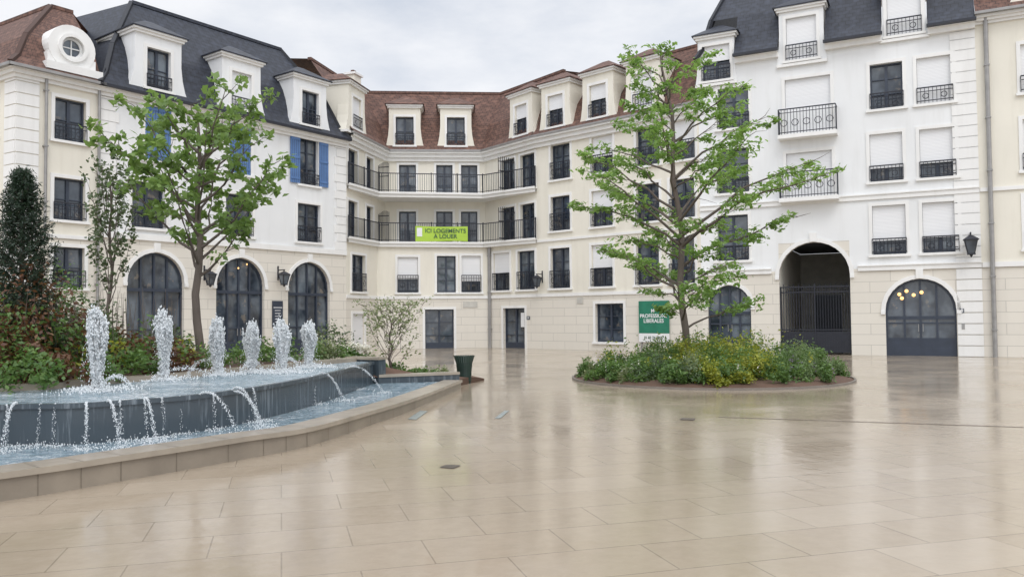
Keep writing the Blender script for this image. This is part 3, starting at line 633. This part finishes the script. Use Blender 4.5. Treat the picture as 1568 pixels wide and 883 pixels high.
def big_tree():
    e=emp('oak_tree'); V=[];Fa=[];C=[]
    by=21.4; bx=P(1048,21.4).x; H_=8.95
    tp=[Vector((bx+.07*math.sin(i*1.3)-.005*i*i*.5,by+.05*math.cos(i),H_*i/14)) for i in range(15)]
    tube(V,Fa,tp,[.095*(1-i/15)**.8+.012 for i in range(15)],9)
    pz=[1.4,2.0,2.7,3.5,4.3,5.0,5.8,6.6,7.4,8.1,8.7]; pl=[1.3,2.2,2.6,2.5,3.3,2.7,2.0,1.85,1.7,1.15,.45]
    nB=50
    for i in range(nB):
        z=1.6+(i/nB)**.95*6.9; az=i*2.399+rng.uniform(-.5,.5); Lh=np.interp(z,pz,pl)*rng.choice([rng.uniform(.4,.7),rng.uniform(.85,1.1)],p=[.38,.62]); Lh*=1.18 if math.cos(az)>0.2 else .93
        if z<2.5 and math.cos(az)<-.15: Lh*=.45
        rise=.18+.055*z+rng.uniform(-.10,.14); k=z/H_*14; j=int(min(k,13)); st=tp[j].lerp(tp[j+1],k-j)-Vector((0,0,Lh*rise*.5))
        if st.z<1.1: st.z=1.1
        d=Vector((math.cos(az),math.sin(az),0)); side=Vector((-d.y,d.x,0)); pts=[st]; bend=rng.uniform(-.3,.3)
        for q in range(1,7):
            t=q/6; pts.append(st+d*Lh*t+side*bend*Lh*t*t+Vector((0,0,Lh*(rise*1.5*t-.35*rise*t*t-.05*t*t)))+jit(.04))
        r0=.014+.011*Lh; tube(V,Fa,pts,[r0*(1-.85*q/6) for q in range(7)],5)
        ns=int(3+Lh*3.1)
        for s in range(ns):
            t=.3+.7*(s+.7)/ns; kk=min(t,1)*6; jj=min(int(kk),5); p=pts[jj].lerp(pts[jj+1],kk-jj); sg=1 if s%2 else -1
            sl=(.22+.36*Lh*(1-t)*.6+.12)*rng.uniform(.6,1.3); dd=(d*.75+side*sg*rng.uniform(.3,1.0)+Vector((0,0,rng.uniform(-.2,.5)))).normalized()
            en=p+dd*sl; tube(V,Fa,[p,p.lerp(en,.5)+jit(.02),en],[.010,.008,.003],3)
            if rng.random()<.15: continue
            for tt in (.6,1.0) if sl<.45 else(.4,.7,1.0):
                m=int(rng.uniform(8,21)); c0=np.array(p.lerp(en,tt))+rng.normal(0,.03,3); C.append(c0+rng.normal(0,1,(m,3))*np.array([.085,.085,.045]))
    C=np.vstack(C)
    mesh_obj('trunk_and_limbs',V,Fa,BK,e,smooth=True); leaves('foliage',C,.15,LM['oak'],e,.8,.5)
    return len(C)
print('oak leaves',big_tree())
def ascending_tree(name,bx,by,z0,fork,top,hw,nb,lsize,mat,clump,trunk_r,steep=1.0,density=40,skip=0,mid=True):
    e=emp(name); V=[];Fa=[];C=[]
    tp=[Vector((bx+.04*math.sin(i*1.7),by+.04*math.cos(i*1.1),z0+(top-.3-z0)*i/10)) for i in range(11)]
    tube(V,Fa,tp,[trunk_r*(1-i/11)**.7+.01 for i in range(11)],8)
    for i in range(nb):
        t0=i/nb; z=fork+(top-fork)*.78*t0; az=i*2.399+rng.uniform(-.3,.3); prof=math.sin(math.pi*(.30+.62*t0))**.8
        Lh=hw*prof*rng.uniform(.6,1.15); Lv=min(top-z,Lh*steep*rng.uniform(.6,1.2)+.25)
        k=(z-z0)/(top-.3-z0)*10; j=int(min(k,9)); st=tp[j].lerp(tp[j+1],k-j); d=Vector((math.cos(az),math.sin(az),0)); side=Vector((-d.y,d.x,0))
        pts=[st+d*Lh*t**.9+Vector((0,0,Lv*t**1.15))+(jit(.03) if t>0 else Vector()) for t in(0,.2,.4,.6,.8,1)]
        tube(V,Fa,pts,[trunk_r*.40*(1-.85*q/5) for q in range(6)],5)
        ns=int(3+Lh*3.0)
        for s in range(ns):
            t=.3+.7*(s+.8)/ns; kk=min(t,1)*5; jj=min(int(kk),4); p=pts[jj].lerp(pts[jj+1],kk-jj)
            dd=(d*rng.uniform(.1,.7)+side*(1 if s%2 else -1)*rng.uniform(.3,.9)+Vector((0,0,rng.uniform(.1,.7)))).normalized(); sl=rng.uniform(.2,.5)*hw/1.6
            en=p+dd*sl; tube(V,Fa,[p,p.lerp(en,.5)+jit(.02),en],[.011,.008,.003],3)
            if rng.random()<skip: continue
            m=int(density*rng.uniform(.5,1.3)); C.append(np.array(en)+rng.normal(0,1,(m,3))*clump)
            if mid: C.append(np.array(p.lerp(en,.5))+rng.normal(0,1,(m//3,3))*clump)
    mesh_obj('trunk_and_limbs',V,Fa,BK,e,smooth=True); leaves('foliage',np.vstack(C),lsize,LM[mat],e,.3,.65)
pT=P(303,16); ascending_tree('maple_tree',pT.x,16,.6,2.5,6.1,1.62,25,.16,'maple',np.array([.08,.08,.06]),.085,.95,21,.08)
pT=P(168,17.5); ascending_tree('hornbeam_tree',pT.x,17.5,.6,1.9,5.2,.50,20,.10,'grey',np.array([.05,.05,.09]),.035,2.8,17,.05)
pT=P(598,20.2); ascending_tree('juneberry_shrub',pT.x,20.2,.2,.3,2.0,.80,24,.075,'pale',np.array([.07,.07,.06]),.024,1.6,12,.1)
def conifer():
    e=emp('conifer_tree'); V=[];Fa=[]; p=P(32,13.2); bx,by=p.x,13.2; C=[]
    tube(V,Fa,[(bx,by,.6),(bx,by,3.9)],[.06,.015],7)
    for i in range(230):
        t=i/230; z=.9+3.2*t; r=.78*(1-t)**.55*rng.uniform(.55,1.15)+.03; a=i*2.399; en=Vector((bx+r*math.cos(a),by+r*math.sin(a),z+.25*r+.05)); tube(V,Fa,[(bx,by,z-.1),en],[.01,.004],3)
        m=80; tt=rng.uniform(.35,1.05,m)[:,None]; C.append(np.array((bx,by,z-.1))+(np.array(en)-np.array((bx,by,z-.1)))*tt+rng.normal(0,.035,(m,3)))
    mesh_obj('trunk_and_limbs',V,Fa,BK,e); leaves('needles',np.vstack(C),.085,LM['conifer'],e,.1,.22)
conifer()
def bushpts(c,rx,ry,h,n):
    k=max(6,int(n/40)); th=rng.uniform(0,6.28,k); ph=np.arccos(rng.uniform(0,1,k)); rr=rng.uniform(.5,1.1,k)
    cc=np.stack([c[0]+rx*rr*np.sin(ph)*np.cos(th),c[1]+ry*rr*np.sin(ph)*np.sin(th),c[2]+h*rr*np.cos(ph)],1)
    idx=rng.integers(0,k,n); return cc[idx]+rng.normal(0,1,(n,3))*np.array([.09,.09,.09])*max(.5,min(1.5,(rx+h)/1.0))
bed=emp('planting_bed')
poly=[tuple(Bo[i]) for i in range(0,N+1,4)]+[(Kc[-1][0]-.2,Kc[-1][1]+.15),(Kc[-1][0]+.15,20.3),(-.75,21.2),(-1.6,22.2),(-4,22.6),(-9,24),(-15,22),(-16,10)]
cx=(-8,16.5,.72); v=[cx]+[(x,y,(.70 if i<=N//4 or x<-4.4 else (.05 if x>-1.0 else .16))) for i,(x,y) in enumerate(poly)]
n=len(poly); fs=[(0,1+i,1+(i+1)%n) for i in range(n)]
v+= [(p[0],p[1],0) for p in v[1:]]; fs+=[(1+i,1+(i+1)%n,1+n+(i+1)%n,1+n+i) for i in range(n)]
mesh_obj('bark_mulch',v,fs,MU,bed)
groups={}
def addb(mat,px,Y,z,rx,h,n): 
    p=P(px,Y); groups.setdefault(mat,[]).append(bushpts((p.x,Y,z),rx,rx,h,n))
for px,Y,z,rx,h,mt in ((-20,12.0,.8,.7,1.1,'red'),(20,12.4,.8,.45,1.4,'red'),(55,13.2,.8,.55,1.6,'red'),(85,13.3,.8,.45,1.1,'green'),(110,13.6,.8,.5,1.0,'red'),(135,14.2,.8,.5,.9,'grey'),(40,11.6,.75,.5,.45,'green'),(165,14.4,.8,.5,.7,'green'),(195,14.6,.8,.5,.55,'red'),(225,15.2,.8,.6,.75,'green'),(255,15.4,.8,.45,.6,'grey'),(95,12.2,.75,.4,.35,'red'),(160,12.8,.75,.4,.3,'green'),(215,13.6,.75,.4,.35,'green'),(270,14.4,.75,.4,.35,'red'),(10,12.2,.8,.5,1.0,'green'),
 (300,15.6,.75,.45,.35,'green'),(345,16.6,.75,.5,.3,'green'),(390,17.4,.75,.5,.4,'green'),(425,18.5,.7,.5,.35,'grey'),(460,18.6,.7,.5,.4,'green'),(495,19.4,.7,.45,.5,'pale'),(520,19.6,.6,.45,.4,'green'),(545,20,.5,.4,.35,'green'),(505,20.6,.6,.5,.9,'grey'),(120,15.5,.8,.8,1.5,'grey'),(75,15,.8,.7,1.8,'green'),(-10,14,.8,.9,2.0,'green'),
 (650,20.2,.1,.3,.25,'green'),(675,20.8,.05,.25,.3,'pale'),(625,20.4,.1,.3,.25,'green'),(575,20.6,.2,.35,.35,'green'),(690,20.5,.05,.25,.22,'pale'),(560,21,.3,.4,.4,'pale'),(600,21.2,.15,.35,.3,'green'),(635,21.4,.1,.3,.25,'pale'),(662,21.6,.05,.3,.25,'green')):
    addb(mt,px,Y,z,rx,h,int(850*(rx+.3)*(h+.6)))
for px in(537,548,556,562): 
    p=P(px,19.6); groups.setdefault('rose',[]).append(np.array([p.x,19.6,1.0-(px-537)*.005])+rng.normal(0,.05,(40,3)))
for i in range(70):
    px=rng.uniform(0,290); Y=11.9+px*.008+rng.uniform(0,1.2); p=P(px,Y); groups.setdefault(('yellow','red','green')[i%3],[]).append(np.array([p.x,Y,rng.uniform(.8,1.25)])+rng.normal(0,.08,(24,3)))
for k,a in groups.items(): leaves('shrubs_'+k,np.vstack(a),.085,LM[k],bed,.4,.6)
V=[];Fa=[]
for i in range(200):
    px=rng.uniform(0,280); Y=12.2+px*.009+rng.uniform(0,2); p=P(px,Y); q=Vector((p.x,Y,.75)); tube(V,Fa,[q,q+Vector((rng.normal(0,.15),rng.normal(0,.15),rng.uniform(.4,1.5)))],[.008,.003],3)
mesh_obj('stems',V,Fa,BK,bed)
# island
isl=emp('tree_island'); ic=Vector((P(1082,21.4).x,21.3)); IR=3.55
v=[(ic.x,ic.y,.22)]; n=72
for i in range(n): a=2*math.pi*i/n; v.append((ic.x+IR*.92*math.cos(a),ic.y+IR*.92*math.sin(a),.10))
for i in range(n): a=2*math.pi*i/n; v.append((ic.x+IR*math.cos(a),ic.y+IR*math.sin(a),.03))
f=[(0,1+i,1+(i+1)%n) for i in range(n)]+[(1+i,1+(i+1)%n,1+n+(i+1)%n,1+n+i) for i in range(n)]
mesh_obj('bark_mulch',v,f,MU,isl)
M['edge']=fmat('steel_edging',(.22,.19,.16),.5); v=[];f=[]
for i in range(n):
    a=2*math.pi*i/n
    for r,z in((IR,.0),(IR+.05,.0),(IR+.05,.05),(IR,.05)): v.append((ic.x+r*math.cos(a),ic.y+r*math.sin(a),z))
for i in range(n):
    for k in(1,2,3): f.append((4*i+k,4*((i+1)%n)+k,4*((i+1)%n)+(k+1)%4,4*i+(k+1)%4))
mesh_obj('edging',v,f,M['edge'],isl)
groups={}
for i in range(250):
    a=rng.uniform(0,6.28); r=IR*.95*math.sqrt(rng.random()); x=r*math.cos(a); y=r*math.sin(a)
    h=rng.uniform(.4,1.0)*(1.15-.72*(r/IR)**2.5); rx=rng.uniform(.25,.48)
    if x<-1.2: h*=.75
    if r+rx>IR*.98: rx=max(.16,IR*.98-r)
    if x>1.5: mt='grass' if rng.random()<.7 else 'green'
    elif -1.0<x<1.5: mt='yellow' if rng.random()<.55 else 'green'
    else: mt='green' if rng.random()<.65 else ('pale' if rng.random()<.5 else 'grey')
    if mt=='grass':
        k=340; d=rng.normal(0,1,(k,3)); d[:,2]=np.abs(d[:,2])+.7; d/=np.linalg.norm(d,axis=1)[:,None]; groups.setdefault(mt,[]).append(np.array([ic.x+x,ic.y+y,.1])+d*rng.uniform(.1,1,(k,1))*np.array([rx,rx,h*1.15]))
    else: groups.setdefault(mt,[]).append(bushpts((ic.x+x,ic.y+y,.1),rx,rx,h,350))
for i in range(110):
    a=rng.uniform(0,6.28); r=IR*rng.uniform(.3,.93); q=np.array([ic.x+r*math.cos(a),ic.y+r*math.sin(a),rng.uniform(.3,1.15-.6*(r/IR)**2)]); groups.setdefault(('green','yellow','grass')[i%3],[]).append(q+rng.normal(0,1,(14,3))*np.array([.05,.05,.14]))
for i in range(60):
    a=rng.uniform(3.3,6.1); r=IR*rng.uniform(.55,.93); x=r*math.cos(a); q=np.array([ic.x+x,ic.y+r*math.sin(a),rng.uniform(.35,.75-.25*(r/IR)**2)]); groups.setdefault('lilac' if x>.6 else 'rose',[]).append(q+rng.normal(0,1,(5,3))*np.array([.025,.025,.05]))
for k,a in groups.items(): leaves('shrubs_'+k,np.vstack(a),.085 if k not in('rose','lilac') else .05,LM[k],isl,.3,.5 if k!='grass' else .25)
# ---------------- wall lanterns
def lantern(w,px,py,s=1.0,arm=.45,z=None):
    b=Builder('wall_lantern'); u,zz=w.uz(px,py,arm)
    w.box(b,'iron',u-.02,u+.02,zz+.42*s,zz+.46*s,0,arm+.05,'bracket_arm'); w.box(b,'iron',u-.03,u+.03,zz+.0,zz+.62*s,0,.03,'wall_plate')
    pr=[Vector((t*arm,.05+.35*math.sin(t*1.57))) for t in(0,.25,.5,.75,1)]
    for p,q in zip(pr[:-1],pr[1:]): w.quad(b,'iron',[(u-.012,zz+p.y,p.x),(u+.012,zz+p.y,p.x),(u+.012,zz+q.y,q.x),(u-.012,zz+q.y,q.x)],'bracket_scroll'); w.quad(b,'iron',[(u,zz+p.y-.012,p.x),(u,zz+p.y+.012,p.x),(u,zz+q.y+.012,q.x),(u,zz+q.y-.012,q.x)],'bracket_scroll')
    def fr(z0,r0,z1,r1,key,part):
        c=[(-1,-1),(1,-1),(1,1),(-1,1)]; lo=[w.pt(u+a*r0,z0,arm+c_*r0) for a,c_ in c]; hi=[w.pt(u+a*r1,z1,arm+c_*r1) for a,c_ in c]; box3(b,key,lo+hi,part)
    zt=zz+.38*s
    fr(zt-.02,.02,zt+.08*s,.02,'iron','hanger'); fr(zt-.14*s,.20*s,zt-.02*s,.05*s,'iron','cap'); fr(zt-.16*s,.21*s,zt-.14*s,.21*s,'iron','cap'); fr(zt-.56*s,.09*s,zt-.165*s,.165*s,'glass','lamp_glass'); fr(zt-.60*s,.11*s,zt-.56*s,.11*s,'iron','base'); fr(zt-.68*s,.015,zt-.60*s,.05*s,'iron','finial')
    for a in(-1,1):
        for c_ in(-1,1):
            p=w.pt; lo=(u+a*.09*s,zt-.56*s,arm+c_*.09*s); hi=(u+a*.168*s,zt-.16*s,arm+c_*.168*s); t=.014
            box3(b,'iron',[p(lo[0]-t,lo[1],lo[2]-t),p(lo[0]+t,lo[1],lo[2]-t),p(lo[0]+t,lo[1],lo[2]+t),p(lo[0]-t,lo[1],lo[2]+t),p(hi[0]-t,hi[1],hi[2]-t),p(hi[0]+t,hi[1],hi[2]-t),p(hi[0]+t,hi[1],hi[2]+t),p(hi[0]-t,hi[1],hi[2]+t)],'lamp_frame')
    b.done()
lantern(LW,322,428,1.0); lantern(LW,435,428,1.05); lantern(BW,822,432,1.0); lantern(CW,1487,378,1.25)
# ---------------- signs
def text(body,w,uc,zc,size,o,mat,parent,name='lettering'):
    c=bpy.data.curves.new(name,'FONT'); c.body=body; c.size=size; c.align_x='CENTER'; c.align_y='CENTER'; c.extrude=.002; c.offset=.004; c.space_line=.95
    ob=bpy.data.objects.new(name,c); S.collection.objects.link(ob); c.materials.append(mat)
    m=Matrix(((w.d.x,0,w.n.x,0),(w.d.y,0,w.n.y,0),(0,1,0,0),(0,0,0,1))); p=w.pt(uc,zc,o); m.translation=Vector(p); ob.matrix_world=m; ob.parent=parent
M['lime']=plain('lime_banner',(.42,.62,.06),.5,0,.05); M['sgreen']=plain('green_board',(.02,.20,.12),.4); M['wpaint']=plain('white_paint',(.8,.8,.8),.5,0,.02); M['dk']=plain('dark_lettering',(.05,.12,.06),.5)
fo=offs(FP,.15); FW=Wall(fo[1],fo[2])
b=Builder('rental_banner'); ua,ub=FW.u(636,357),FW.u(716,357); za,zb_=FW.z(676,369),FW.z(676,346)
n=10
for i in range(n):
    a=ua+(ub-ua)*i/n; c=ua+(ub-ua)*(i+1)/n; f_=lambda t:.07+.015*math.sin(t*3.3); FW.quad(b,'lime',[(a,za+.02*math.sin(a*2),f_(a)),(c,za+.02*math.sin(c*2),f_(c)),(c,zb_-.03*math.sin((c-ua)/(ub-ua)*3.14),f_(c)),(a,zb_-.03*math.sin((a-ua)/(ub-ua)*3.14),f_(a))],'banner_cloth')
FW.box(b,'wpaint',ua+.08,ua+.36,za+.25,zb_-.1,.086,.092,'logo')
e=b.done(); text("ICI LOGEMENTS\nA LOUER",FW,(ua+ub)/2+.20,(za+zb_)/2,.31,.10,M['dk'],e)
b=Builder('office_sign'); ua,ub=BW.u(980,490),BW.u(1026,490); za,zb_=BW.z(1003,523),BW.z(1003,460)
BW.box(b,'sgreen',ua,ub,za+.4,zb_,.06,.10,'board'); BW.box(b,'wpaint',ua,ub,za,za+.397,.06,.10,'board_footer')
for u in(ua+.1,ub-.1): BW.box(b,'pipe',u-.03,u+.03,0,zb_-.1,.01,.055,'posts')
e=b.done(); text("M²\nPROFESSIONS\nLIBERALES",BW,(ua+ub)/2,(za+zb_)/2+.25,.24,.106,M['wpaint'],e); text("01 83 74 38 07",BW,(ua+ub)/2,za+.2,.17,.106,M['dk'],e)
b=Builder('shop_sign'); u=LW.u(424,480); z0,z1=LW.z(424,500),LW.z(424,460); LW.box(b,'frame',u-.28,u+.28,z0,z1,.02,.07,'board'); LW.box(b,'wpaint',u-.24,u+.24,z1-.32,z1-.29,.07,.074,'lettering'); 
for k in range(5): LW.box(b,'wpaint',u-.16,u+.16,z1-.45-k*.13,z1-.425-k*.13,.07,.074,'lettering')
b.done()
b=Builder('notice_board'); u=BW.u(798,490); z0,z1=BW.z(798,500),BW.z(798,478); BW.box(b,'wpaint',u-.15,u+.1,z0,z1,-.15,-.145,'paper'); b.done()
b=Builder('house_number_plate'); u=BW.u(809,486); z=BW.z(809,486); BW.box(b,'frame',u-.12,u+.12,z-.09,z+.09,.0,.02,'plate'); e=b.done(); text('14',BW,u,z,.15,.025,M['wpaint'],e)
b=Builder('house_number_plate'); u=CW.u(1473,475); z=CW.z(1473,475); CW.box(b,'frame',u-.07,u+.07,z-.08,z+.08,.041,.055,'plate'); e=b.done(); text('8',CW,u,z,.16,.06,M['wpaint'],e)
# ---------------- litter bin
M['bin']=plain('dark_green_paint',(.02,.045,.035),.4)
b=Builder('litter_bin'); g=G(711,586); bx,by=g.x,g.y
def cyl(key,r0,z0,r1,z1,part,n=24,cap=True):
    for i in range(n):
        a,c=2*math.pi*i/n,2*math.pi*(i+1)/n; b.poly(key,[(bx+r0*math.cos(a),by+r0*math.sin(a),z0),(bx+r0*math.cos(c),by+r0*math.sin(c),z0),(bx+r1*math.cos(c),by+r1*math.sin(c),z1),(bx+r1*math.cos(a),by+r1*math.sin(a),z1)],None,part)
cyl('bin',.16,.0,.16,.06,'foot'); cyl('dark',.15,.06,.17,.5,'liner'); cyl('bin',.175,.08,.18,.12,'band'); cyl('bin',.2,.42,.205,.46,'band')
for i in range(26):
    a=2*math.pi*i/26; pr=[(.175,.05),(.185,.3),(.205,.50),(.27,.70)]
    for (r0,z0),(r1,z1) in zip(pr[:-1],pr[1:]):
        d=.09; b.poly('bin',[(bx+r0*math.cos(a-d),by+r0*math.sin(a-d),z0),(bx+r0*math.cos(a+d),by+r0*math.sin(a+d),z0),(bx+r1*math.cos(a+d),by+r1*math.sin(a+d),z1),(bx+r1*math.cos(a-d),by+r1*math.sin(a-d),z1)],None,'slats')
b.done()
# ---------------- drains and ground lights
M['grate']=plain('cast_iron_grate',(.10,.085,.07),.5)
def gquad(name,pts,mat,z=.006,bars=0):
    b=Builder(name); q=[G(*p) for p in pts]; b.poly(mat,[(p.x,p.y,z) for p in q],None,'cover')
    for i in range(bars):
        t0=(i+.25)/bars; t1=(i+.6)/bars; a=q[0].lerp(q[1],t0); c=q[0].lerp(q[1],t1); d=q[3].lerp(q[2],t1); e_=q[3].lerp(q[2],t0)
        b.poly('joint',[(p.x,p.y,z+.004) for p in(a,c,d,e_)],None,'slots')
    b.done()
gquad('drain_cover',[(672,715),(694,717),(706,712),(684,711)],'grate',bars=6)
gquad('drain_cover',[(1040,642),(1062,643),(1065,640),(1044,639)],'grate',bars=5)
M['lightstrip']=plain('glass_ground_light',(.34,.39,.38),.15)
gquad('ground_light',[(624,641),(637,642),(655,629),(644,628)],'lightstrip'); gquad('ground_light',[(757,640),(766,640),(780,628),(773,628)],'lightstrip')
M['slot']=plain('joint_line',(.20,.155,.115),.6)
gquad('paving_drain_line',[(1100,637.5),(1568,653),(1568,653.7),(1100,638.1)],'slot',.005)
# ---------------- warm lamps behind the arch doors
m=bpy.data.materials.new('lamp_glow'); m.use_nodes=True; bb=m.node_tree.nodes['Principled BSDF']; bb.inputs['Emission Color'].default_value=(1,.55,.2,1); bb.inputs['Emission Strength'].default_value=1.6; bb.inputs['Base Color'].default_value=(.8,.5,.2,1); M['glow']=m
def globes(w,lst,r,name='pendant_lamp'):
    e=emp(name); v=[];f=[]
    for px,py in lst:
        u,z=w.uz(px,py,-.1); n0=len(v); R=8
        for i in range(R+1):
            for j in range(12):
                th=math.pi*i/R; ph=2*math.pi*j/12; v.append(w.pt(u+r*math.sin(th)*math.cos(ph),z+r*math.cos(th),-.1+r*.5*math.sin(th)*math.sin(ph)))
        for i in range(R):
            for j in range(12): f.append((n0+i*12+j,n0+i*12+(j+1)%12,n0+(i+1)*12+(j+1)%12,n0+(i+1)*12+j))
    mesh_obj('globes',v,f,M['glow'],e,smooth=True)
globes(CW,[(1377,450),(1388,445),(1399,451),(1411,447),(1381,456)],.07); globes(LW,[(365,410),(378,404)],.04)
# ---------------- world, sun
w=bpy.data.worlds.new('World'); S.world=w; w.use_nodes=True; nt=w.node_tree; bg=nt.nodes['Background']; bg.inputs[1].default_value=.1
sk=nt.nodes.new('ShaderNodeTexSky'); sk.sky_type='NISHITA'; sk.sun_disc=False; sk.sun_elevation=math.radians(52); sk.sun_rotation=math.radians(190)
tc=nt.nodes.new('ShaderNodeTexCoord').outputs['Generated']
cl=noise(nt,scalev(nt,tc,(1.0,1.0,2.6)),2.6,7,.58)
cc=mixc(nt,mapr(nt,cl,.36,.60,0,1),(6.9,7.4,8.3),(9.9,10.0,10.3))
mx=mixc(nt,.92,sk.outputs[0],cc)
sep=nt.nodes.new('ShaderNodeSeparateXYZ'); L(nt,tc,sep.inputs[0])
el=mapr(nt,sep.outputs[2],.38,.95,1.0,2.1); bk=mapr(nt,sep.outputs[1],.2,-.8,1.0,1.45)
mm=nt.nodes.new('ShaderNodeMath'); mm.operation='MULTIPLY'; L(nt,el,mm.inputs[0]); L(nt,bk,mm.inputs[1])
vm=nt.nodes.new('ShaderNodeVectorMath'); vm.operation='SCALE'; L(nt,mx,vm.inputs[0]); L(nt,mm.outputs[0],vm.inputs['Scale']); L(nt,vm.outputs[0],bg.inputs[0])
sun=bpy.data.lights.new('sun','SUN'); sun.energy=.8; sun.angle=math.radians(25); sun.color=(1,.97,.93); so=bpy.data.objects.new('sun',sun); S.collection.objects.link(so); so.rotation_euler=(math.radians(38),0,math.radians(10))
